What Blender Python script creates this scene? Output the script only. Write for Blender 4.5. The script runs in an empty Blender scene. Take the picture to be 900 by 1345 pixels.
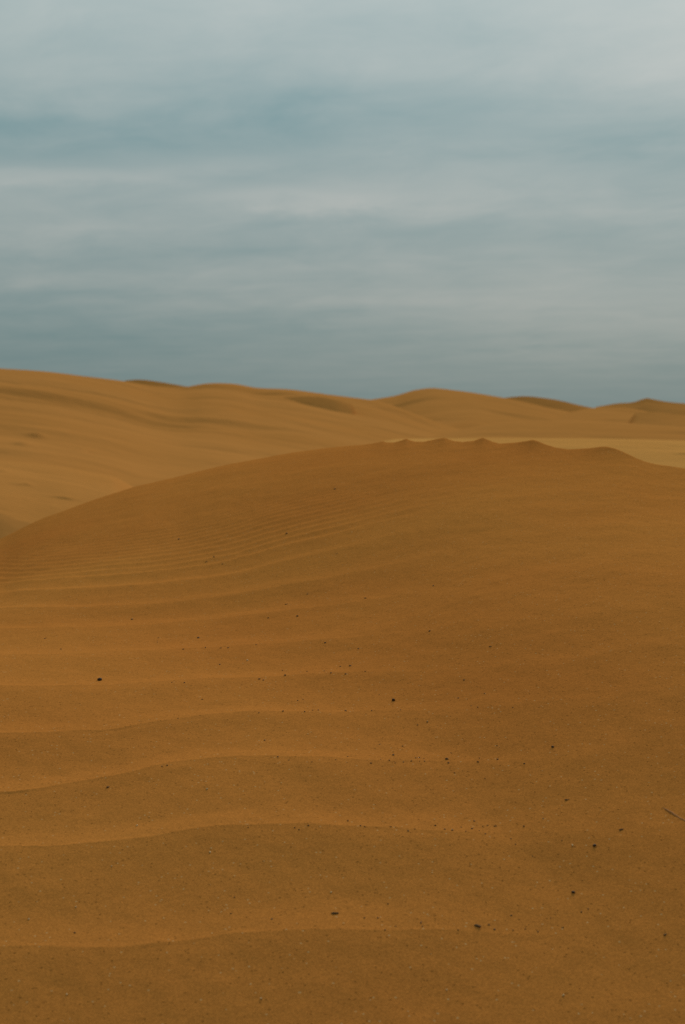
import bpy, bmesh, math, random
import numpy as np
from mathutils import Vector

# ---------------------------------------------------------------- camera
EYE = 0.70                       # a low, crouching viewpoint above the rippled sand
FPX, CX, CY, HOR = 1868.0, 450.0, 672.5, 540.0
PITCH = math.atan((CY - HOR) / FPX)
scene = bpy.context.scene
cam_d = bpy.data.cameras.new("camera")
cam = bpy.data.objects.new("camera", cam_d)
scene.collection.objects.link(cam)
cam.location = (0, 0, EYE)
cam.rotation_euler = (math.radians(90) - PITCH, 0, 0)
cam_d.sensor_fit = 'VERTICAL'
cam_d.sensor_height = 36.0
cam_d.sensor_width = 24.0
cam_d.lens = 50.0
cam_d.clip_start = 0.05
cam_d.clip_end = 20000
cam_d.dof.use_dof = True
cam_d.dof.focus_distance = 3.6
cam_d.dof.aperture_fstop = 5.8
scene.camera = cam

# ---------------------------------------------------------------- sky and sun
SUN_EL, SUN_AZ = math.radians(28), math.radians(15)      # azimuth from +Y (ahead) towards +X (right)
world = bpy.data.worlds.new("World")
scene.world = world
world.use_nodes = True
nt = world.node_tree
nt.nodes.clear()
N, L = nt.nodes, nt.links


def nd(tree, typ, **kw):
    n = tree.nodes.new(typ)
    for k, v in kw.items():
        setattr(n, k, v)
    return n


def mth(tree, op, a, b=None, c=None, clamp=False):
    n = tree.nodes.new("ShaderNodeMath")
    n.operation = op
    n.use_clamp = clamp
    for i, s in enumerate((a, b, c)):
        if s is None:
            continue
        if isinstance(s, (int, float)):
            n.inputs[i].default_value = s
        else:
            tree.links.new(s, n.inputs[i])
    return n.outputs[0]


def lin(r, g, b):
    def f(c):
        c /= 255.0
        return c / 12.92 if c <= 0.04045 else ((c + 0.055) / 1.055) ** 2.4
    return (f(r), f(g), f(b))


def mixc(tree, fac, a, b, blend='MIX'):
    n = tree.nodes.new("ShaderNodeMix")
    n.data_type = 'RGBA'
    n.blend_type = blend
    n.clamp_factor = True
    for idx, s in ((0, fac), (6, a), (7, b)):
        if isinstance(s, (int, float)):
            n.inputs[idx].default_value = s
        elif isinstance(s, tuple):
            n.inputs[idx].default_value = (*s[:3], 1)
        else:
            tree.links.new(s, n.inputs[idx])
    return n.outputs[2]


SKY_STRENGTH = 0.1
out = nd(nt, "ShaderNodeOutputWorld")
bg = nd(nt, "ShaderNodeBackground")
bg.inputs[1].default_value = 0.06
L.new(bg.outputs[0], out.inputs[0])
sky = nd(nt, "ShaderNodeTexSky", sky_type='NISHITA', sun_disc=False)
sky.sun_elevation = SUN_EL
sky.sun_rotation = SUN_AZ
sky.dust_density = 2.0
tc = nd(nt, "ShaderNodeTexCoord")
sep = nd(nt, "ShaderNodeSeparateXYZ")
L.new(tc.outputs["Generated"], sep.inputs[0])
dx, dy, dz = sep.outputs
dzc = mth(nt, 'MAXIMUM', dz, 0.0)
# flat cloud deck seen in perspective
den = mth(nt, 'ADD', dzc, 0.09)
px_ = mth(nt, 'DIVIDE', dx, den)
py_ = mth(nt, 'DIVIDE', dy, den)
cv = nd(nt, "ShaderNodeCombineXYZ")
L.new(mth(nt, 'MULTIPLY', px_, 0.42), cv.inputs[0])
L.new(mth(nt, 'ADD', mth(nt, 'MULTIPLY', py_, 1.0), mth(nt, 'MULTIPLY', px_, 0.10)), cv.inputs[1])
cv.inputs[2].default_value = 3.7
n1 = nd(nt, "ShaderNodeTexNoise")
n1.inputs["Scale"].default_value = 0.75
n1.inputs["Detail"].default_value = 5.0
n1.inputs["Roughness"].default_value = 0.50
n1.inputs["Distortion"].default_value = 0.35
L.new(cv.outputs[0], n1.inputs["Vector"])
n2 = nd(nt, "ShaderNodeTexNoise")
n2.inputs["Scale"].default_value = 2.2
n2.inputs["Detail"].default_value = 5.0
n2.inputs["Roughness"].default_value = 0.52
L.new(cv.outputs[0], n2.inputs["Vector"])
cl = mth(nt, 'ADD', mth(nt, 'MULTIPLY', mth(nt, 'SUBTRACT', n1.outputs[0], 0.5), 1.5),
         mth(nt, 'MULTIPLY', mth(nt, 'SUBTRACT', n2.outputs[0], 0.5), 1.0))
cv3 = nd(nt, "ShaderNodeCombineXYZ")
L.new(mth(nt, 'MULTIPLY', px_, 1.5), cv3.inputs[0])
L.new(mth(nt, 'ADD', mth(nt, 'MULTIPLY', py_, 1.3), mth(nt, 'MULTIPLY', px_, 0.35)), cv3.inputs[1])
n3 = nd(nt, "ShaderNodeTexNoise")
n3.inputs["Scale"].default_value = 2.0
n3.inputs["Detail"].default_value = 6.0
n3.inputs["Roughness"].default_value = 0.6
n3.inputs["Distortion"].default_value = 0.4
L.new(cv3.outputs[0], n3.inputs["Vector"])
cl = mth(nt, 'ADD', cl, mth(nt, 'MULTIPLY', mth(nt, 'SUBTRACT', n3.outputs[0], 0.5), 1.25))
# cloud detail flattens out in the thick air near the horizon
el_fade = mth(nt, 'MULTIPLY', dzc, 11.0, clamp=True)
cl = mth(nt, 'MULTIPLY', cl, mth(nt, 'ADD', mth(nt, 'MULTIPLY', el_fade, 0.8), 0.2))
# azimuth and elevation tangents, softly warped, for the larger banks of cloud
dyc = mth(nt, 'MAXIMUM', dy, 0.05)
ta = mth(nt, 'DIVIDE', dx, dyc)
te = mth(nt, 'DIVIDE', dz, dyc)
wa = mth(nt, 'ADD', ta, mth(nt, 'MULTIPLY', mth(nt, 'SUBTRACT', n1.outputs[0], 0.5), 0.12))
we = mth(nt, 'ADD', te, mth(nt, 'MULTIPLY', mth(nt, 'ADD', mth(nt, 'SUBTRACT', n2.outputs[0], 0.5), mth(nt, 'SUBTRACT', n3.outputs[0], 0.5)), 0.022))


def tanpix(x, y):
    a = (x - CX) / FPX
    b = (CY - y) / FPX
    ry = math.cos(PITCH) + b * math.sin(PITCH)
    rz = -math.sin(PITCH) + b * math.cos(PITCH)
    return a / ry, rz / ry


# banks: x, y, half width, half height (in photo pixels at the first camera), lighter (+) or darker (-)
BANKS = [(170, 40, 190, 60, .34), (620, 60, 260, 40, -.10), (60, 188, 190, 34, -.30), (340, 172, 120, 32, -.24),
         (40, 228, 150, 11, .55), (420, 262, 140, 15, .60), (560, 186, 130, 14, .22), (620, 238, 160, 16, .14),
         (60, 290, 90, 24, .26), (40, 368, 70, 9, .2), (730, 300, 200, 22, -.22), (850, 200, 100, 34, -.20),
         (20, 430, 200, 60, -.20), (560, 360, 260, 60, .12), (800, 425, 260, 44, .34), (880, 30, 160, 90, .34), (800, 60, 260, 50, .14),
         (300, 215, 90, 12, .14), (20, 110, 120, 24, .16), (560, 120, 90, 16, -.12)]
acc = cl
for (bx, by, bw, bh, amp) in BANKS:
    a0, e0 = tanpix(bx, by)
    qx = mth(nt, 'DIVIDE', mth(nt, 'SUBTRACT', wa, a0), bw / FPX)
    qy = mth(nt, 'DIVIDE', mth(nt, 'SUBTRACT', we, e0), bh / FPX)
    r2 = mth(nt, 'ADD', mth(nt, 'MULTIPLY', qx, qx), mth(nt, 'MULTIPLY', qy, qy))
    g = mth(nt, 'DIVIDE', amp, mth(nt, 'ADD', 1.0, mth(nt, 'MULTIPLY', r2, r2)))
    acc = mth(nt, 'ADD', acc, g)
low = mth(nt, 'SUBTRACT', 1.0, mth(nt, 'MULTIPLY', te, 11.0, clamp=True))        # clearer band along the horizon
cover = mth(nt, 'SUBTRACT', mth(nt, 'ADD', mth(nt, 'MULTIPLY', acc, 0.54), 0.48), mth(nt, 'MULTIPLY', low, 0.30), clamp=True)
# thin sheet: bluish gaps between lighter grey-white cloud
gap = tuple(c / SKY_STRENGTH for c in lin(110, 144, 148))
pale = tuple(c / SKY_STRENGTH for c in lin(169, 179, 175))
col = mixc(nt, cover, gap, pale)
# the hidden sun brightens the deck on its side; an overcast deck brightens towards the zenith
sdir = (math.sin(SUN_AZ) * math.cos(SUN_EL), math.cos(SUN_AZ) * math.cos(SUN_EL), math.sin(SUN_EL))
dp = nd(nt, "ShaderNodeVectorMath", operation='DOT_PRODUCT')
L.new(tc.outputs["Generated"], dp.inputs[0])
dp.inputs[1].default_value = sdir
glow = mth(nt, 'POWER', mth(nt, 'MAXIMUM', dp.outputs["Value"], 0.0), 6.0)
zen = mth(nt, 'POWER', mth(nt, 'MINIMUM', dzc, 0.31), 1.1)
gain = mth(nt, 'ADD', mth(nt, 'ADD', 0.645, mth(nt, 'MULTIPLY', zen, 2.1)), mth(nt, 'MULTIPLY', glow, 0.12))
gv = nd(nt, "ShaderNodeVectorMath", operation='SCALE')
L.new(col, gv.inputs[0])
L.new(gain, gv.inputs["Scale"])
warm = mixc(nt, mth(nt, 'MULTIPLY', glow, 1.0, clamp=True), (1, 1, 1), (1.05, 0.99, 1.03), 'MIX')
cl_col = mixc(nt, 1.0, gv.outputs[0], warm, 'MULTIPLY')
fin = mixc(nt, 0.97, sky.outputs[0], cl_col)
L.new(fin, bg.inputs[0])

sun_d = bpy.data.lights.new("sun", 'SUN')
sun_d.energy = 1.5
sun_d.angle = math.radians(30)
sun_d.color = (1.0, 0.95, 0.86)
sun = bpy.data.objects.new("sun", sun_d)
scene.collection.objects.link(sun)
sun.rotation_euler = Vector(sdir).to_track_quat('Z', 'Y').to_euler()

scene.view_settings.view_transform = 'Standard'
scene.view_settings.look = 'None'
scene.view_settings.exposure = 0.74
scene.view_settings.gamma = 1.0
scene.view_settings.use_curve_mapping = False
scene.render.engine = 'CYCLES'
scene.cycles.use_denoising = False
scene.cycles.max_bounces = 4
scene.cycles.diffuse_bounces = 2

# ---------------------------------------------------------------- helpers
rng = np.random.default_rng(7)
PERM = rng.permutation(512)
PERM = np.concatenate([PERM, PERM, PERM])
GA = rng.uniform(0, 2 * math.pi, 512)


def perlin(x, y):
    xi, yi = np.floor(x).astype(int), np.floor(y).astype(int)
    xf, yf = x - xi, y - yi
    u, v = xf ** 3 * (xf * (xf * 6 - 15) + 10), yf ** 3 * (yf * (yf * 6 - 15) + 10)

    def g(ix, iy, ax, ay):
        a = GA[PERM[PERM[ix & 511] + (iy & 511)] & 511]
        return np.cos(a) * ax + np.sin(a) * ay
    n00, n10 = g(xi, yi, xf, yf), g(xi + 1, yi, xf - 1, yf)
    n01, n11 = g(xi, yi + 1, xf, yf - 1), g(xi + 1, yi + 1, xf - 1, yf - 1)
    return ((n00 * (1 - u) + n10 * u) * (1 - v) + (n01 * (1 - u) + n11 * u) * v) * 1.5


def fbm(x, y, o=4, r=0.5):
    s, a, f = 0, 1.0, 1.0
    for k in range(o):
        s = s + a * perlin(x * f + 17.3 * k, y * f - 9.1 * k)
        a *= r
        f *= 2.03
    return s


def sstep(e0, e1, x):
    t = np.clip((x - e0) / (e1 - e0), 0, 1)
    return t * t * (3 - 2 * t)


def curve(xs, ys, x, sm=0):
    """smooth monotone-ish (Catmull-Rom) curve through the points"""
    xs, ys = np.asarray(xs, float), np.asarray(ys, float)
    x = np.asarray(x, float)
    d = np.gradient(ys, xs) if len(xs) > 2 else np.full(len(xs), (ys[-1] - ys[0]) / (xs[-1] - xs[0]))
    i = np.clip(np.searchsorted(xs, x) - 1, 0, len(xs) - 2)
    h = xs[i + 1] - xs[i]
    t = np.clip((x - xs[i]) / h, 0, 1)
    r = ((2 * t ** 3 - 3 * t ** 2 + 1) * ys[i] + (t ** 3 - 2 * t ** 2 + t) * h * d[i]
         + (-2 * t ** 3 + 3 * t ** 2) * ys[i + 1] + (t ** 3 - t ** 2) * h * d[i + 1])
    return r


def slopes(x, y):
    """photo pixel -> (X/Y, drop/Y) of its sight line"""
    a = (np.asarray(x, float) - CX) / FPX
    b = (CY - np.asarray(y, float)) / FPX
    ry = math.cos(PITCH) + b * math.sin(PITCH)
    rz = -math.sin(PITCH) + b * math.cos(PITCH)
    return a / ry, -rz / ry


def topix(u, v):
    """sight line -> photo pixel"""
    yc = math.cos(PITCH) + v * math.sin(PITCH)
    zc = math.sin(PITCH) - v * math.cos(PITCH)
    return CX + FPX * u / yc, CY - FPX * zc / yc


def grid_mesh(name, X, Y, Z, mat):
    r, c = X.shape
    co = np.stack([X, Y, Z], -1).reshape(-1, 3).astype(np.float32)
    idx = np.arange(r * c).reshape(r, c)
    q = np.stack([idx[:-1, :-1], idx[:-1, 1:], idx[1:, 1:], idx[1:, :-1]], -1).reshape(-1, 4)
    me = bpy.data.meshes.new(name)
    me.vertices.add(len(co))
    me.vertices.foreach_set("co", co.ravel())
    me.loops.add(q.size)
    me.loops.foreach_set("vertex_index", q.ravel().astype(np.int32))
    me.polygons.add(len(q))
    me.polygons.foreach_set("loop_start", np.arange(0, q.size, 4, dtype=np.int32))
    me.polygons.foreach_set("loop_total", np.full(len(q), 4, dtype=np.int32))
    me.update(calc_edges=True)
    me.polygons.foreach_set("use_smooth", np.ones(len(q), dtype=bool))
    me.materials.append(mat)
    o = bpy.data.objects.new(name, me)
    scene.collection.objects.link(o)
    return o


def tag(o, label, cat, kind=None, group=None):
    o["label"] = label
    o["category"] = cat
    if kind:
        o["kind"] = kind
    if group:
        o["group"] = group
    return o


# ---------------------------------------------------------------- materials
def sand_material(name, base, alt, grain, patch_scale, bump, ripple=None):
    m = bpy.data.materials.new(name)
    m.use_nodes = True
    t = m.node_tree
    bs = t.nodes["Principled BSDF"]
    bs.inputs["Roughness"].default_value = 0.95
    bs.inputs["Specular IOR Level"].default_value = 0.0
    co = nd(t, "ShaderNodeTexCoord").outputs["Object"]

    def noise(scale, detail, rough=0.5):
        n = nd(t, "ShaderNodeTexNoise")
        n.inputs["Scale"].default_value = scale
        n.inputs["Detail"].default_value = detail
        n.inputs["Roughness"].default_value = rough
        t.links.new(co, n.inputs["Vector"])
        return n.outputs[0]
    big = noise(patch_scale, 4)
    fac = mth(t, 'ADD', mth(t, 'MULTIPLY', mth(t, 'SUBTRACT', big, 0.5), 2.2), 0.5, clamp=True)
    c = mixc(t, fac, base, alt)
    if grain:
        # mixed grains: most ochre, some dark iron-coated ones, a few pale quartz ones
        v = nd(t, "ShaderNodeTexVoronoi")
        v.inputs["Scale"].default_value = grain
        t.links.new(co, v.inputs["Vector"])
        sp = nd(t, "ShaderNodeSeparateColor")
        t.links.new(v.outputs["Color"], sp.inputs[0])
        gr = sp.outputs[0]
        k = mth(t, 'ADD', mth(t, 'MULTIPLY', gr, 0.36), 0.82)
        gsc = nd(t, "ShaderNodeVectorMath", operation='SCALE')
        t.links.new(c, gsc.inputs[0])
        t.links.new(k, gsc.inputs["Scale"])
        c = gsc.outputs[0]
        v2 = nd(t, "ShaderNodeTexVoronoi")
        v2.inputs["Scale"].default_value = grain * 0.36
        t.links.new(co, v2.inputs["Vector"])
        sp2 = nd(t, "ShaderNodeSeparateColor")
        t.links.new(v2.outputs["Color"], sp2.inputs[0])
        dots = mth(t, 'MULTIPLY', mth(t, 'GREATER_THAN', sp2.outputs[1], 0.955),
                   mth(t, 'LESS_THAN', v2.outputs["Distance"], 0.42))
        c = mixc(t, mth(t, 'MULTIPLY', dots, 0.55), c, tuple(b * 0.30 for b in base))
        pl = mth(t, 'MULTIPLY', mth(t, 'LESS_THAN', sp2.outputs[1], 0.022),
                 mth(t, 'LESS_THAN', v2.outputs["Distance"], 0.36))
        c = mixc(t, mth(t, 'MULTIPLY', pl, 0.5), c, (0.55, 0.36, 0.17))
    t.links.new(c, bs.inputs["Base Color"])
    hgt = None
    for (s, d, amt) in bump:
        h = mth(t, 'MULTIPLY', noise(s, d), amt)
        hgt = h if hgt is None else mth(t, 'ADD', hgt, h)
    if ripple:
        w = nd(t, "ShaderNodeTexWave", wave_type='BANDS', bands_direction='Y')
        w.inputs["Scale"].default_value = ripple[0]
        w.inputs["Distortion"].default_value = 2.5
        w.inputs["Detail"].default_value = 2.0
        w.inputs["Detail Scale"].default_value = 0.6
        t.links.new(co, w.inputs["Vector"])
        hgt = mth(t, 'ADD', hgt, mth(t, 'MULTIPLY', w.outputs["Fac"], ripple[1]))
    b = nd(t, "ShaderNodeBump")
    b.inputs["Strength"].default_value = 1.0
    b.inputs["Distance"].default_value = 1.0
    t.links.new(hgt, b.inputs["Height"])
    t.links.new(b.outputs[0], bs.inputs["Normal"])
    return m


SAND = (0.450, 0.173, 0.0350)
SAND2 = (0.400, 0.128, 0.0250)
m_near = sand_material("rippled_sand", SAND, SAND2, 520.0, 0.42,
                       [(420, 2, 0.0005), (90, 3, 0.0006), (9, 3, 0.004)])
m_far = sand_material("distant_sand", (0.445, 0.186, 0.048), (0.410, 0.167, 0.040), 0, 0.035,
                      [(1.2, 3, 0.035), (0.12, 4, 0.5)], ripple=(0.5, 0.008))
m_pale = sand_material("pale_sand", (0.56, 0.258, 0.068), (0.50, 0.222, 0.056), 0, 0.12,
                       [(4.0, 3, 0.012), (0.7, 3, 0.06)], ripple=(1.2, 0.012))

m_mid = sand_material("light_sand", (0.465, 0.196, 0.050), (0.425, 0.174, 0.042), 0, 0.12,
                      [(4.0, 3, 0.012), (0.7, 3, 0.06)], ripple=(1.2, 0.010))


def plain_mat(name, c1, c2, scale, rough):
    m = bpy.data.materials.new(name)
    m.use_nodes = True
    t = m.node_tree
    bs = t.nodes["Principled BSDF"]
    bs.inputs["Roughness"].default_value = rough
    bs.inputs["Specular IOR Level"].default_value = 0.12
    n = nd(t, "ShaderNodeTexNoise")
    n.inputs["Scale"].default_value = scale
    n.inputs["Detail"].default_value = 4
    t.links.new(nd(t, "ShaderNodeTexCoord").outputs["Object"], n.inputs["Vector"])
    f = mth(t, 'ADD', mth(t, 'MULTIPLY', mth(t, 'SUBTRACT', n.outputs[0], 0.5), 3.0), 0.5, clamp=True)
    t.links.new(mixc(t, f, c1, c2), bs.inputs["Base Color"])
    return m


m_stone = plain_mat("dark_stone", (0.030, 0.013, 0.005), (0.075, 0.034, 0.012), 300, 0.7)
m_grit = plain_mat("brown_grit", (0.050, 0.022, 0.008), (0.115, 0.052, 0.019), 300, 0.8)
m_litter = plain_mat("dry_plant_bit", (0.075, 0.034, 0.012), (0.15, 0.068, 0.022), 250, 0.85)
m_quartz = plain_mat("pale_quartz", (0.52, 0.31, 0.13), (0.66, 0.44, 0.21), 300, 0.5)
m_twig = plain_mat("dry_bark", (0.26, 0.094, 0.021), (0.36, 0.13, 0.03), 160, 0.9)

# ---------------------------------------------------------------- the near dune, with its wind ripples
CREST = np.array([(-700, 830), (-300, 765), (-120, 738), (0, 707), (31, 692), (51, 683), (77, 673), (102, 664), (143, 650),
                  (179, 639), (204, 633), (230, 627), (291, 612), (332, 604), (368, 597.5), (409, 591), (434, 588), (460, 585.5),
                  (500, 583), (540, 580.5), (585, 579.5), (635, 580), (670, 582), (710, 586), (760, 590), (795, 593), (830, 599),
                  (860, 608), (880, 612), (900, 615), (1000, 622), (1200, 640), (1700, 690), (2600, 760)])
CUSP_X = np.array([470, 489, 503, 507, 518, 534, 538, 546, 557, 570, 583, 588, 597, 608, 622, 634, 639, 646, 656, 675, 690, 699, 706,
                   716, 730, 746, 772, 788, 797, 808, 820, 832, 846, 862, 880])
CUSP_Y = np.array([585, 582.5, 579.6, 581, 581.5, 576.6, 578.3, 580, 580, 577.5, 575, 576.8, 579.4, 580.4, 578.6, 575, 577, 580, 582.3, 581.5, 579.5, 577.6, 579.4,
                   583.5, 588.2, 590, 588.8, 586.8, 586.6, 589.5, 594.5, 600, 605.5, 609.8, 612.6])

xp = np.concatenate([np.arange(-1800, -160, 22), np.arange(-160, 1060, 2.0), np.arange(1060, 2700, 22)])
ncol = len(xp)
u = (xp - CX) / FPX


def crest_smooth(x):
    return curve(CREST[:, 0], CREST[:, 1], np.clip(x, -700, 2600))


def crest_depth(x):
    return np.interp(x, [-1800, 0, 250, 450, 600, 900, 1300, 2700], [6.6, 7.4, 7.8, 7.5, 6.7, 5.8, 5.3, 4.8])


def crest_cusp(x):
    c = np.interp(x, CUSP_X, CUSP_Y)
    w = sstep(455, 480, x) * (1 - sstep(868, 885, x))
    return crest_smooth(x) * (1 - w) + c * w


# the depth of the crest, smoothed
kx = np.arange(-1900, 2800, 10.0)
kd = np.convolve(np.pad(crest_depth(kx), 20, 'edge'), np.hanning(41) / np.hanning(41).sum(), 'valid')


def body(xpix, Y):
    """ground height of the dune without ripples; xpix tells the bearing"""
    yc = np.interp(xpix, kx, kd)
    us, vs = slopes(xpix, crest_smooth(xpix))
    _, vcu = slopes(xpix, crest_cusp(xpix))
    zc = EYE - vs * yc
    dcu = -(vcu - vs) * yc                         # scallops of the crest line
    right = sstep(250, 850, xpix)
    y0 = 3.9 - 1.7 * sstep(150, 950, xpix)
    t = np.clip((Y - y0) / (yc - y0), 0, 1)
    s_round = t * t * (3 - 2 * t)
    s_face = 0.25 * t + 0.75 * t ** 1.6
    S = s_round * (1 - right) + s_face * right
    z = zc * S
    # the ground dips a little towards the viewer's feet
    z = z - 0.074 * np.clip(4.0 - Y, 0, 3.2) ** 2
    # bank that rises to the right
    X = (xpix - CX) / FPX * np.maximum(Y, 1.2)
    z = z + 0.07 * 0.3 * np.log1p(np.exp(np.clip((X - 0.35) / 0.3, -20, 12))) * sstep(0.5, 2.2, Y) * (1 - sstep(0.55, 1.0, t))
    front = np.clip(yc - Y, 0, None)
    z = z + dcu * np.exp(-front / 0.14) * (Y <= yc)
    # beyond the crest
    d = np.clip(Y - yc, 0, None)
    s0 = np.where(right > 0.02, -0.12 * sstep(430, 560, xpix) - vs * (1 - sstep(430, 560, xpix)), -vs)
    lc = 4.0 + (0.5 - 4.0) * sstep(300, 560, xpix)
    smax = 0.52
    drop = s0 * d - (smax + s0) * (d - lc * (1 - np.exp(-d / lc)))
    z = z + np.where(d > 0, drop + dcu, 0)
    return z


# ripple crest lines: columns are bearings, rows are successive ripples
RX = np.array([-1800, -300, 0, 75, 150, 225, 300, 450, 600, 750, 900, 1100, 2700])
RIP = [
    (1252, 1253, 1250, 1237, 1225, 1228, 1227, 1222, 1215),
    (1112, 1115, 1109, 1100, 1094, 1096, 1096, 1090, 1080),
    (1039, 1029, 1018, 1008, 1001, 1003, 1004, 996, 980),
    (965, 963, 961, 949, 940, 937, 935, 922, 900),
    (906, 904, 902, 897, 893, 888, 882, 866, 840),
    (862, 861, 859, 856, 851, 842, 830, 808, 778),
    (828, 826, 823, 819, 815, 804, 786, 758, 724),
    (805, 803, 799, 795, 789, 773, 748, 714, 682),
    (782, 779, 775, 770, 764, 742, 712, 680, 655),
    (766, 763, 758, 752, 744, 718, 687, 659, 640),
    (753, 750, 745, 738, 728, 699, 668, 645, 631),
    (743, 739, 733, 725, 714, 683, 653, 635, 625),
    (734, 730, 724, 715, 702, 670, 642, 628, 621),
    (727, 723, 716, 706, 692, 659, 634, 623, 618),
    (720, 716, 708, 698, 683, 650, 628, 619, 616),
    (714, 709, 701, 690, 675, 643, 623, 616, 614.5)]
RQ = []
for _n, row in enumerate(RIP):
    if _n >= 6:                                  # on the face they sweep up towards the crest
        _w = min(1, (_n - 5) / 3)
        row = [v if k == 1 else c + (v - c) * (1 - _w * (1 - k)) for v, c, k in
               zip(row, (707, 673, 648, 628, 610, 586.5, 580, 590, 615), (1, 1, 1, .99, .96, .87, .80, .8, .85))]
    yy = [row[0] + 6, row[0] + 3] + list(row) + [row[-1] - 6, row[-1] - 8]
    RQ.append([EYE / slopes(450, v)[1] for v in yy])
_f = [RQ[0]]
for _i in range(1, len(RQ)):                    # the ripples crowd closer together towards the shoulder
    if _i > 9:
        _f.append([0.5 * (p + q) for p, q in zip(RQ[_i - 1], RQ[_i])])
    _f.append(RQ[_i])
RQ = np.array(_f)
_dense = np.arange(-1800, 2701, 5.0)
RQD = np.array([np.interp(_dense, RX, r) for r in RQ])
_k = np.hanning(15)
_k /= _k.sum()
RQD = np.array([np.convolve(np.pad(r, 7, 'edge'), _k, 'valid') for r in RQD])
RQD = np.maximum.accumulate(RQD + np.arange(len(RQD))[:, None] * 1e-3, axis=0)


def ripples(xpix, Y, z):
    """ripple height above the body; xpix 1-D (columns), Y and z 2-D (rows, columns)"""
    Q = EYE * Y / np.maximum(EYE - z, 0.05)
    X = (xpix - CX)[None, :] / FPX * np.maximum(Y, 1.2)
    wig = 0.030 * perlin(X * 2.2 + 3, Y * 1.3) + 0.012 * perlin(X * 7, Y * 4)
    Q = Q + wig * np.clip(Y / 3, 0.4, 1.2)
    ph = np.zeros_like(Y)
    lam = np.zeros_like(Y)
    nr = len(RQD)
    for j in range(len(xpix)):
        qs = np.array([np.interp(xpix[j], _dense, r) for r in RQD]) if False else RQD[:, int(np.clip((xpix[j] + 1800) / 5.0, 0, len(_dense) - 1))] * (1 - ((xpix[j] + 1800) / 5.0) % 1) + RQD[:, int(np.clip((xpix[j] + 1800) / 5.0 + 1, 0, len(_dense) - 1))] * (((xpix[j] + 1800) / 5.0) % 1)
        d0 = qs[1] - qs[0]
        qe = np.concatenate([qs[0] - d0 * np.arange(16, 0, -1), qs, qs[-1] + 0.12 * np.arange(1, 60)])
        ke = np.arange(-16, nr + 59)
        p = np.interp(Q[:, j], qe, ke)
        ph[:, j] = p
        i = np.clip(np.floor(p).astype(int) + 16, 0, len(qe) - 2)
        lam[:, j] = qe[i + 1] - qe[i]
    t = ph - np.floor(ph)
    tm = 0.31
    prof = np.where(t < tm, ((tm - t) / tm) ** 1.9, ((t - tm) / (1 - tm)) ** 1.9)
    # round the very tip of each crest
    prof = prof - 0.16 * np.exp(-(np.minimum(t, 1 - t) / 0.08) ** 2)
    px, py = np.broadcast_to(xpix[None, :], Y.shape), topix((xpix - CX)[None, :] / FPX, (EYE - z) / np.maximum(Y, 0.3))[1]
    lim = np.interp(py, [600, 700, 760, 830, 920, 1000, 1200, 1345], [380, 480, 480, 460, 480, 540, 620, 640])
    soft = np.interp(py, [600, 760, 1000, 1345], [260, 240, 230, 260])
    fade = 1 - sstep(-0.75, 0.75, (px - lim) / soft)
    fade = 0.16 + 0.84 * fade
    yc = np.interp(xpix, kx, kd)[None, :]
    fade = fade * (1 - sstep(-1.5, -0.15, Y - yc)) * (0.62 + 0.38 * sstep(1.5, 2.6, Y)) * (1 - 0.50 * sstep(5.0, 6.8, Y))
    fade = fade * (1.0 + 0.35 * perlin(X * 0.8, Y * 1.1 + 40))
    lamw = np.clip(lam, 0.1, 0.45) * np.clip((EYE - z) / EYE, 0.3, 1.3)
    return 0.0225 * lamw * prof * fade


def near_surface(xpix, Y):
    z = body(np.broadcast_to(xpix[None, :], Y.shape), Y)
    z0 = z.copy()
    z = z + ripples(xpix, Y, z0)
    X = (xpix - CX)[None, :] / FPX * np.maximum(Y, 1.2)
    z = z + 0.010 * fbm(X * 0.9, Y * 0.9 + 5, 3) * sstep(1.0, 3.0, Y) * (1 - sstep(-0.8, 0, Y - np.interp(xpix, kx, kd)[None, :]))
    z = z + 0.0016 * fbm(X * 9, Y * 7, 3)
    return z


yc_col = np.interp(xp, kx, kd)
q_near = np.concatenate([np.linspace(-4, 0.9, 40), np.linspace(0.95, 1.78, 60)])
front = []
for s in np.linspace(0, 1, 900):
    inv = (1 / 1.8) * (1 - s) + (1 / yc_col) * s
    front.append(1 / inv)
back = [yc_col + d for d in (0.004, 0.012, 0.03, 0.06, 0.1, 0.16, 0.25, 0.36, 0.5, 0.7, 0.9, 1.2, 1.6, 2.1, 2.7, 3.5, 4.5, 6, 8, 10.5, 14)]
Yg = np.vstack([np.repeat(q_near[:, None], ncol, 1), np.array(front), np.array(back)])
Zg = near_surface(xp, Yg)
Xg = u[None, :] * np.maximum(Yg, 1.2)
dune = grid_mesh("sand_dune", Xg, Yg, Zg, m_near)
tag(dune, "near orange dune with parallel wind ripples on its lower left and a scalloped crest", "dune", "structure")

# ---------------------------------------------------------------- the plain and the dunes behind
PLAIN = -2.2


def plain_h(X, Y):
    r = np.sqrt(X ** 2 + Y ** 2)
    return PLAIN + 0.45 * fbm(X / 38 + 2, Y / 60, 3) * sstep(15, 60, r) + 0.05 * fbm(X / 4, Y / 9, 3)


r_ = np.concatenate([np.linspace(0.5, 20, 24), np.geomspace(20.5, 500, 420), np.geomspace(510, 9000, 60)])
a_ = np.concatenate([np.linspace(-math.pi, -0.35, 90)[:-1], np.linspace(-0.35, 0.35, 420), np.linspace(0.35, math.pi, 90)[1:]])
R, A = np.meshgrid(r_, a_, indexing='ij')
Xp, Yp = R * np.sin(A), R * np.cos(A)
o = grid_mesh("sand_plain", Xp, Yp, plain_h(Xp, Yp), m_far)
tag(o, "flat pale sand plain lying between the near dune and the distant dunes", "sand", "structure")


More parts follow.
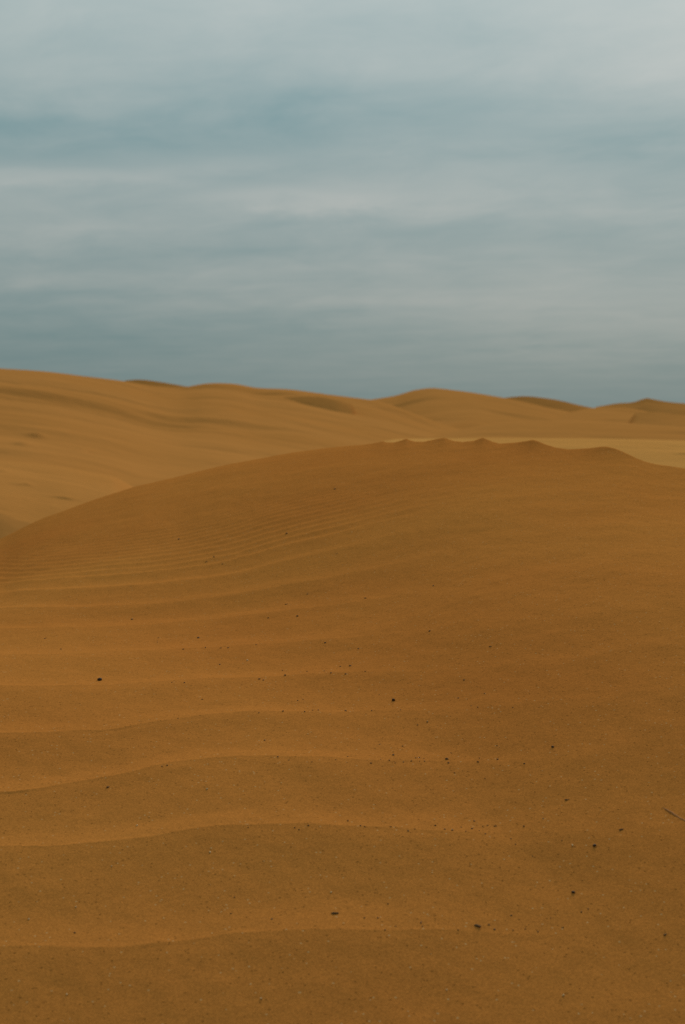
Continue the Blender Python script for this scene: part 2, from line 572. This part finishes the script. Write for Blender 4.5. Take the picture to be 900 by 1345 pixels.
def far_dune(label, pts, front, back, rnd=0.6, und=0.0, us=20.0, ur=0.35, mat=None, seed=0, base=PLAIN - 0.35, nfront=220, step=1.6, scarps=(), ends=(1, 1), endw=0.12, name="sand_dune"):
    """a dune from its crest line (x, y, distance): a slope towards the viewer `front` metres long, one away `back` metres long"""
    pts = np.array(pts, float)
    x = np.arange(pts[0, 0], pts[-1, 0] + step, step)
    y = curve(pts[:, 0], pts[:, 1], x)
    D = np.interp(x, pts[:, 0], pts[:, 2])
    fr = np.interp(x, np.linspace(x[0], x[-1], len(front)), front) if isinstance(front, (list, tuple)) else np.full(len(x), front)
    bk = np.full(len(x), float(back))
    kn = max(3, int(len(x) * 0.10)) | 1
    kw = np.hanning(kn + 2)[1:-1]
    kw /= kw.sum()
    D = np.convolve(np.pad(D, kn // 2, 'reflect', reflect_type='odd'), kw, 'valid')
    fr = np.convolve(np.pad(fr, kn // 2, 'reflect', reflect_type='odd'), kw, 'valid')
    uu, vv = slopes(x, y)
    zc = EYE - vv * D
    e = (x - x[0]) / (x[-1] - x[0])
    tp = np.ones(len(x))
    if ends[0]:
        tp = tp * sstep(0, endw, e)
    if ends[1]:
        tp = tp * sstep(0, endw, 1 - e)
    s = np.concatenate([-np.linspace(1, 0, nfront) ** 1.0, np.linspace(0, 1, 40)[1:]])
    Y = D[None, :] + np.where(s[:, None] < 0, s[:, None] * fr[None, :], s[:, None] * bk[None, :])
    a = np.abs(s)[:, None]
    P = rnd * np.cos(a * math.pi / 2) ** 2 + (1 - rnd) * (1 - a) ** 1.35
    X = uu[None, :] * Y
    H = (zc - base)[None, :] * tp[None, :]
    Z = base + H * P
    if und:
        f = (sstep(0.0, 0.18, a) * sstep(0.0, 0.3, 1 - a)) * tp[None, :]
        n = fbm(X / us * 0.6 + seed * 7.7 + Y / us * ur, Y / (us * 0.9) + seed * 3.1, 4, 0.45)
        Z = Z + und * f * (1 - 2 * np.sqrt(n * n + 0.03)) * 0.55 + und * f * n * 0.5
    for (sx, sy, hw, slope, hgt) in scarps:          # little wind-cut steps facing the viewer
        pxx, pyy = topix(X / Y, (EYE - Z) / Y)
        dyy = (sy + slope * (pxx - sx)) - pyy
        Z = Z + hgt * np.exp(-((pxx - sx) / hw) ** 2) * sstep(-1.2, 0.3, dyy) * np.exp(-np.clip(dyy, 0, None) / 2.5)
    o = grid_mesh(name, X, Y, Z, mat or m_far)
    tag(o, label, "dune", "structure")
    return o


# the high slope on the left
far_dune("broad high dune slope filling the left of the skyline",
         [(-900, 478, 120), (-400, 474, 140), (-150, 478, 150), (0, 484, 165), (60, 488, 172), (110, 494, 180), (165, 501, 190), (205, 507.5, 200), (235, 509, 205), (275, 503.5, 210),
          (310, 504.5, 215), (335, 509, 220), (380, 511.5, 225), (430, 518, 232), (470, 523, 240), (500, 527, 245), (560, 536, 250), (640, 552, 255)],
         [70, 85, 110, 135, 155, 160, 120], 120, rnd=0.45, und=1.05, us=24, ur=-0.6, seed=1, ends=(0, 1), endw=0.10, nfront=420,
         scarps=[(48, 574, 14, 0.15, 0.22), (30, 585, 12, 0.1, 0.15), (112, 594, 16, .1, .12), (282, 609, 14, .05, .10)])
far_dune("small far dune with a dark steep face peeping over the left slope",
         [(150, 503, 300), (168, 499.5, 300), (185, 498.8, 300), (205, 501, 300), (230, 505, 300), (252, 509, 300), (270, 512, 300)], 24, 60, rnd=0.3, seed=2)
far_dune("low dune with a dark hollow face near the middle of the skyline",
         [(350, 524.5, 172), (385, 521.5, 172), (405, 520.5, 172), (425, 522, 172), (445, 526, 172), (475, 534, 174)], 10, 45, rnd=0.4, seed=3, base=-1.5)
far_dune("broad rounded dune rising at the centre right of the skyline",
         [(455, 530, 330), (490, 524.5, 330), (520, 519.5, 330), (545, 512.5, 330), (562, 510, 330), (600, 513, 330), (650, 520.5, 330), (690, 528, 330), (740, 540, 330), (800, 552, 330)],
         [60, 90, 110, 90, 50], 150, rnd=0.5, und=1.6, us=45, ur=0.5, seed=4, endw=0.05)
far_dune("far dune with a dark slip face descending to the right of the rounded dune",
         [(640, 527, 420), (672, 521.5, 420), (690, 520.5, 420), (712, 522.5, 420), (735, 526, 420), (760, 532, 420), (785, 537, 420), (810, 542, 420)], [20, 23, 20], 120, rnd=0.2, seed=5)
far_dune("far dune with a small pointed peak at the right end of the skyline",
         [(760, 537, 390), (785, 534, 390), (810, 530, 390), (835, 527.5, 390), (845, 524, 390), (850, 523, 390), (858, 524.5, 390), (875, 527.5, 390), (900, 530, 390), (1000, 534, 390), (1200, 530, 400), (1600, 520, 400)],
         [16, 30, 50, 60, 60], 120, rnd=0.2, und=0.8, us=30, seed=6, ends=(1, 0), endw=0.03)
far_dune("smooth dune body in front of the dark slip face on the right",
         [(640, 548, 300), (690, 540, 300), (740, 537, 300), (790, 535.5, 300), (830, 537, 300), (860, 542, 300), (900, 546, 300), (1000, 548, 300), (1400, 545, 300)],
         [60, 75, 75, 60], 80, rnd=0.6, und=0.7, us=40, seed=7, ends=(1, 0), endw=0.2)
far_dune("dune with a dark shaded face below the pointed peak",
         [(815, 545, 240), (840, 541.5, 240), (862, 541, 240), (885, 544, 240), (915, 547, 240), (1000, 548, 240)], [14, 24, 28], 50, rnd=0.3, seed=8, ends=(1, 0))
far_dune("long low smooth dune across the middle right behind the scalloped crest",
         [(470, 572, 120), (540, 564, 125), (600, 557, 130), (660, 553.5, 135), (720, 552.5, 138), (780, 553, 138), (840, 557, 138), (900, 561, 136), (1000, 566, 130), (1300, 570, 120)],
         [28, 38, 42, 40, 30], 45, rnd=0.6, und=0.5, us=22, ur=0.3, seed=9, ends=(1, 0), endw=0.25)
far_dune("low pale sand rise at the foot of the high left slope",
         [(-500, 604, 36), (-200, 603, 38), (0, 607, 41), (40, 609.5, 42), (80, 615, 42), (120, 624, 42), (150, 631, 42), (180, 638, 42), (230, 650, 42)],
         [20, 21, 20, 18], 26, rnd=0.85, und=0.09, us=6, ur=-0.4, seed=10, ends=(0, 1), mat=m_mid, nfront=500,
         scarps=[(0, 619, 11, 0.10, 0.05), (31, 637, 11, 0.12, 0.05), (87, 655, 15, 0.14, 0.05), (130, 640, 9, .1, .015), (25, 655, 30, .1, .012)])
far_dune("low pale sand flat showing through the scallops of the near crest",
         [(330, 585, 44), (420, 580, 45), (500, 577.5, 46), (600, 576, 47), (700, 576.5, 48), (800, 577.5, 48), (900, 580, 48), (1000, 581, 48), (1300, 585, 46)],
         [18, 22, 24, 24], 40, rnd=0.9, und=0.14, us=7, ur=0.1, seed=11, ends=(1, 0), endw=0.20, mat=m_pale, nfront=400,
         scarps=[(885, 586, 18, .06, .035), (900, 597, 16, .06, .04), (845, 583.5, 14, .02, .02), (800, 588, 12, .02, .015)])
far_dune("dark low sand bank in the hollow left of the near dune flank",
         [(-300, 660, 22), (-100, 668, 22), (-30, 671, 22), (0, 674.5, 22), (12, 678, 22), (26, 683, 22), (45, 688, 22), (70, 694, 22), (110, 702, 22)], [3.6, 3.4, 3.2], 3, rnd=0.4, seed=12, base=-2.2, ends=(0, 0))

# ---------------------------------------------------------------- bits lying on the near dune
_depths = np.geomspace(1.3, 9.4, 1500)


def ground_at(x, y):
    """the point of the near dune on the sight line through a photo pixel, and its normal"""
    uu, vv = slopes(x, y)
    xb = CX + FPX * float(uu)
    Z = near_surface(np.array([xb]), _depths[:, None])[:, 0]
    hit = np.nonzero(Z >= EYE - vv * _depths)[0]
    i = hit[0] if len(hit) else len(_depths) - 1
    Y = _depths[i]
    return Vector((uu * Y, Y, Z[i])), Y


random.seed(5)


def pebble_mesh(name, mat, sx, sy, sz, seed, sub=2):
    r = random.Random(seed)
    bm = bmesh.new()
    bmesh.ops.create_icosphere(bm, subdivisions=sub, radius=1.0)
    o = [Vector((r.uniform(-1, 1), r.uniform(-1, 1), r.uniform(-1, 1))).normalized() for _ in range(7)]
    d = [r.uniform(0.62, 0.95) for _ in o]
    for v in bm.verts:
        p = v.co.copy()
        for n, k in zip(o, d):                       # chip flat facets off the ball
            h = p.dot(n)
            if h > k:
                p -= n * (h - k) * 0.85
        p *= 1 + r.uniform(-.05, .05)
        v.co = Vector((p.x * sx, p.y * sy, p.z * sz))
    me = bpy.data.meshes.new(name)
    bm.to_mesh(me)
    bm.free()
    for p in me.polygons:
        p.use_smooth = True
    me.materials.append(mat)
    return me


def husk_mesh(name, mat, seed, length=1.0, w=0.22, bend=0.15):
    """a bent, tapered fragment of stalk: rings along a curved axis, one end broken off square"""
    r = random.Random(seed)
    bm = bmesh.new()
    rings = []
    for k in range(9):
        t = k / 8
        cx = (t - 0.5) * 2 * length
        cy = bend * math.sin(t * math.pi) + r.uniform(-.02, .02)
        rad = w * (0.55 + 0.6 * math.sin(min(1, t * 1.25 + 0.18) * math.pi * 0.85)) * r.uniform(0.9, 1.1)
        if k in (0, 8):
            rad *= 0.45
        ring = []
        for j in range(8):
            a = j / 8 * 2 * math.pi
            ring.append(bm.verts.new((cx, cy + math.cos(a) * rad, math.sin(a) * rad * 0.8)))
        rings.append(ring)
    for k in range(8):
        for j in range(8):
            bm.faces.new((rings[k][j], rings[k][(j + 1) % 8], rings[k + 1][(j + 1) % 8], rings[k + 1][j]))
    bm.faces.new(rings[0][::-1])
    bm.faces.new(rings[8])
    bmesh.ops.recalc_face_normals(bm, faces=bm.faces)
    me = bpy.data.meshes.new(name)
    bm.to_mesh(me)
    bm.free()
    for p in me.polygons:
        p.use_smooth = True
    me.materials.append(mat)
    return me


PEB = [pebble_mesh("pebble", m_stone, 1.0, random.uniform(.7, .95), random.uniform(.5, .7), s) for s in range(6)]
BIT = [husk_mesh("plant_bit", m_litter, s, 1.0, random.uniform(.28, .42), random.uniform(-.2, .25)) for s in range(5)]
GRIT = [pebble_mesh("sand_grain", m_grit, 1.0, random.uniform(.6, .9), random.uniform(.45, .65), s + 20) for s in range(6)]
QTZ = [pebble_mesh("quartz_grain", m_quartz, 1.0, .85, .7, s + 50) for s in range(3)]


def put(name, me, x, y, size_px, rot, label, cat, group=None, lift=0.35, tilt=0.0):
    p, dist = ground_at(x, y)
    s = 0.5 * size_px * dist / FPX * (0.84 if name == 'plant_bit' else 0.92)
    o = bpy.data.objects.new(name, me)
    scene.collection.objects.link(o)
    zmin = max(abs(v.co.z) for v in me.vertices)
    o.location = (p.x, p.y, p.z + s * zmin * lift)
    o.rotation_euler = (random.uniform(-.2, .2), tilt + random.uniform(-.12, .12), rot)
    o.scale = (s, s, s)
    tag(o, label, cat, None, group)
    return o


# the ones that stand out
put("pebble", PEB[0], 131, 894, 7.5, 0.4, "round black pebble alone on the left ripples, the darkest speck on the sand", "pebble", lift=0.6)
put("pebble", PEB[1], 517, 920.5, 6.5, 1.0, "round dark pebble at the centre of the dune, set apart above the loose grain clusters", "pebble", lift=0.55)
put("plant_bit", BIT[0], 142, 1035, 7.5, 1.0, "short dark plant bit alone on the left of the rippled sand", "plant bit", lift=0.5)
put("plant_bit", BIT[1], 627.5, 1218, 13, -0.75, "long dark slanting stalk fragment on the nearest ripple, largest of the plant bits", "plant bit", lift=0.5)
put("plant_bit", BIT[2], 816, 1090, 8.5, 0.45, "dark plant bit on the right slope, the upper right of two dark neighbours", "plant bit", lift=0.5)
put("pebble", PEB[2], 781, 1112, 6, 0.2, "dark pebble on the right slope just lower left of a dark plant bit", "pebble", lift=0.55)
put("plant_bit", BIT[3], 745, 1052, 8, 0.1, "flat dark plant bit lying level on the bare right slope", "plant bit", lift=0.45)
put("pebble", PEB[3], 726, 982, 5.5, 0.2, "dark pebble alone on the smooth right face of the dune", "pebble", lift=0.5)
put("plant_bit", BIT[4], 440, 1200, 12, 0.05, "faint brown stalk fragment lying level on the ripple back at the lower centre", "plant bit", lift=0.15)
put("plant_bit", BIT[1], 874, 1229, 8, 0.7, "brown plant bit at the lower right corner of the sand", "plant bit", lift=0.3)
put("pebble", PEB[4], 753, 1173.5, 6, 0.2, "brown pebble on the lower right slope between two smaller specks", "pebble", lift=0.5)
put("plant_bit", BIT[2], 553, 1212, 7, 1.3, "thin brown stalk standing on end in the nearest ripple at the lower centre", "plant bit", lift=0.4)

# grains sorted by the ripple they gathered on: (x, y, size)
GRAINS = {
    "nearest ripple": ("small dark grain in the line of grains along the nearest sand ripple",
                       [(642, 1216, 5), (650, 1222, 5), (602, 1223, 3.5), (555, 1217, 3), (497, 1206, 4), (479, 1206.5, 4), (510, 1188, 4),
                        (357, 1208, 4.5), (308, 1179, 4), (304, 1201, 4), (672, 1203, 4.5), (674, 1222, 3.5), (690, 1221, 3.5), (707, 1224, 4),
                        (739, 1219, 4.5), (764, 1199, 4), (773, 1194, 4.5), (723, 1206, 3), (506, 1222, 4.5), (520, 1218, 3), (496, 1206, 3), (98, 1226, 4.5)]),
    "second ripple": ("small dark grain in a line along the second sand ripple from the front",
                      [(405, 1085, 5), (393, 1090, 4), (387, 1088.5, 3.5), (457, 1078.5, 4), (474, 1085, 4.5), (479, 1087, 3), (513, 1086, 4), (536, 1091.5, 4.5),
                       (572, 1084.5, 4.5), (584, 1089.5, 4), (594, 1091, 5), (612, 1092.5, 4), (620, 1089, 5), (623, 1078.5, 4), (634, 1086, 3),
                       (641, 1085, 3.5), (651, 1085.5, 5.5), (688, 1086.5, 4.5), (714, 1076, 3.5), (638, 1096, 3.5), (326, 1087, 3), (606, 1087, 3), (671, 1102, 3.5),
                       (738, 1105, 3.5), (677, 1110, 3.5), (700, 1126, 3), (545, 1089, 3), (630, 1092, 3)]),
    "third ripple": ("small dark grain in a cluster along the third sand ripple from the front",
                     [(487, 1003, 4.5), (500, 998, 3.5), (511, 999, 4), (517, 992, 5), (519, 1003, 3), (529, 980.5, 3.5), (499, 978, 3.5), (530, 1001, 3.5),
                      (540, 1000, 3.5), (546, 996, 3.5), (551, 995.5, 4), (552, 1000, 3), (557, 996, 3), (558, 1000, 3.5), (587, 998, 6.5), (589, 1003, 4), (593, 989, 3),
                      (628, 1001, 4.5), (630, 996.5, 3), (654, 997.5, 5), (689, 1003.5, 4), (653, 980, 3.5), (637, 1023, 3), (597, 1016, 3), (441, 998, 3),
                      (457, 994, 3.5), (380, 998.5, 3.5), (365, 995, 3.5), (410, 1001.5, 3), (561, 949, 4.5), (549, 952.5, 3.5), (213, 1007, 4.5), (220, 1006, 4)]),
    "fourth ripple": ("small dark grain in a loose line along the fourth sand ripple from the front",
                      [(348, 972.5, 4.5), (454, 934, 6), (372, 934.5, 4), (400, 935, 3.5), (411, 933.5, 3.5), (418, 933, 3.5), (488, 934, 3.5), (526, 933, 3),
                       (340, 937, 3.5), (391, 920.5, 3), (398, 919, 3), (498, 913, 3), (610, 894, 4.5), (602, 917, 3.5), (636, 912, 3), (628, 929, 3), (619, 928, 3), (674, 930, 3)]),
    "fifth ripple": ("small dark grain scattered along the fifth sand ripple from the front",
                     [(341, 892, 5), (346, 893.5, 4), (375, 887, 4.5), (371, 881, 3), (404, 882, 3), (435, 884, 4), (447, 875.5, 4), (460, 875, 5.5), (453.5, 886, 4),
                      (480, 882, 3), (426, 881.5, 3), (242, 897, 4), (226, 897, 3), (289, 873, 4), (266, 919, 3.5), (234, 944, 2.5), (337, 847, 3.5), (427, 844.5, 4.5), (471, 852.5, 4.5),
                      (644, 850, 4.5), (564, 829.5, 5), (261, 838, 5), (241, 853, 4), (270, 851, 3.5), (290, 851.5, 3.5), (300, 851, 4), (80, 853, 4)]),
    "upper slope": ("tiny dark grain high up on the smooth slope below the dune crest",
                    [(480, 786, 5), (376, 794, 4.5), (391, 810, 5), (174, 814, 4.5), (404, 781, 3.5), (377, 701.5, 4.5), (271, 738.5, 4), (235, 708.5, 4), (281, 732, 3.5), (440, 643, 4),
                     (569, 770, 3.5), (608, 768, 3), (292, 741, 3), (208, 838, 3), (353, 812, 3.5), (207, 844, 2.5), (443, 728, 3), (59, 839, 3)]),
}
for grp, (lab, lst) in GRAINS.items():
    for k, (gx, gy, gs) in enumerate(lst):
        bit = (k * 7 + len(lst)) % 5 == 0
        me = BIT[k % 5] if bit else GRIT[(k * 5 + 1) % 6]
        put("sand_grain", me, gx + random.uniform(-.4, .4), gy, gs * (0.95 if bit else 0.80), random.uniform(0, 3.1), lab, "grain", "dark grains on the " + grp, lift=0.3)
for (gx, gy, gs) in [(272, 1037.5, 3.5), (180, 1085, 3.2), (276, 1121, 3.5), (100, 1193, 3.5), (38, 1209, 3.2), (147, 1138, 2.8), (752, 1112, 3.5), (343, 1312, 3.5), (587, 1302, 3.2), (740, 1308, 4), (88, 1307, 3.5), (435, 1173, 3.2), (325, 868, 3)]:
    put("quartz_grain", QTZ[int(gx) % 3], gx, gy, gs, random.uniform(0, 3), "tiny pale quartz grain lying loose on the orange sand", "grain", "pale quartz grains", lift=0.5)

# half-buried twig at the right edge
ends_ = [(869, 1060), (877, 1065.5), (886, 1071), (898, 1077.5), (915, 1088), (940, 1102)]
P = [ground_at(*e)[0] for e in ends_]
org = P[2].copy()
bm = bmesh.new()
rings = []
dense = []
for i in range(len(P) - 1):
    for k in range(5):
        dense.append(P[i].lerp(P[i + 1], k / 5))
dense.append(P[-1])
nD = len(dense)
for i, p in enumerate(dense):
    t = i / (nD - 1)
    tan = (dense[min(i + 1, nD - 1)] - dense[max(i - 1, 0)]).normalized()
    side = tan.cross(Vector((0, 0, 1))).normalized()
    up = side.cross(tan)
    rad = 0.0010 + 0.0034 * min(1, t * 3) * (1 + 0.12 * math.sin(i * 1.9))
    lift = -0.0022 + 0.0012 * math.sin(t * 9)
    rings.append([bm.verts.new(p - org + up * lift + side * math.cos(a) * rad + up * math.sin(a) * rad) for a in [j / 8 * 2 * math.pi for j in range(8)]])
for i in range(nD - 1):
    for j in range(8):
        bm.faces.new((rings[i][j], rings[i][(j + 1) % 8], rings[i + 1][(j + 1) % 8], rings[i + 1][j]))
bm.faces.new(rings[0][::-1])
bm.faces.new(rings[-1])
bmesh.ops.recalc_face_normals(bm, faces=bm.faces)
me = bpy.data.meshes.new("twig")
bm.to_mesh(me)
bm.free()
for p in me.polygons:
    p.use_smooth = True
me.materials.append(m_twig)
tw = bpy.data.objects.new("twig", me)
tw.location = org
scene.collection.objects.link(tw)
tag(tw, "thin brown twig half buried in the sand at the right edge", "twig")
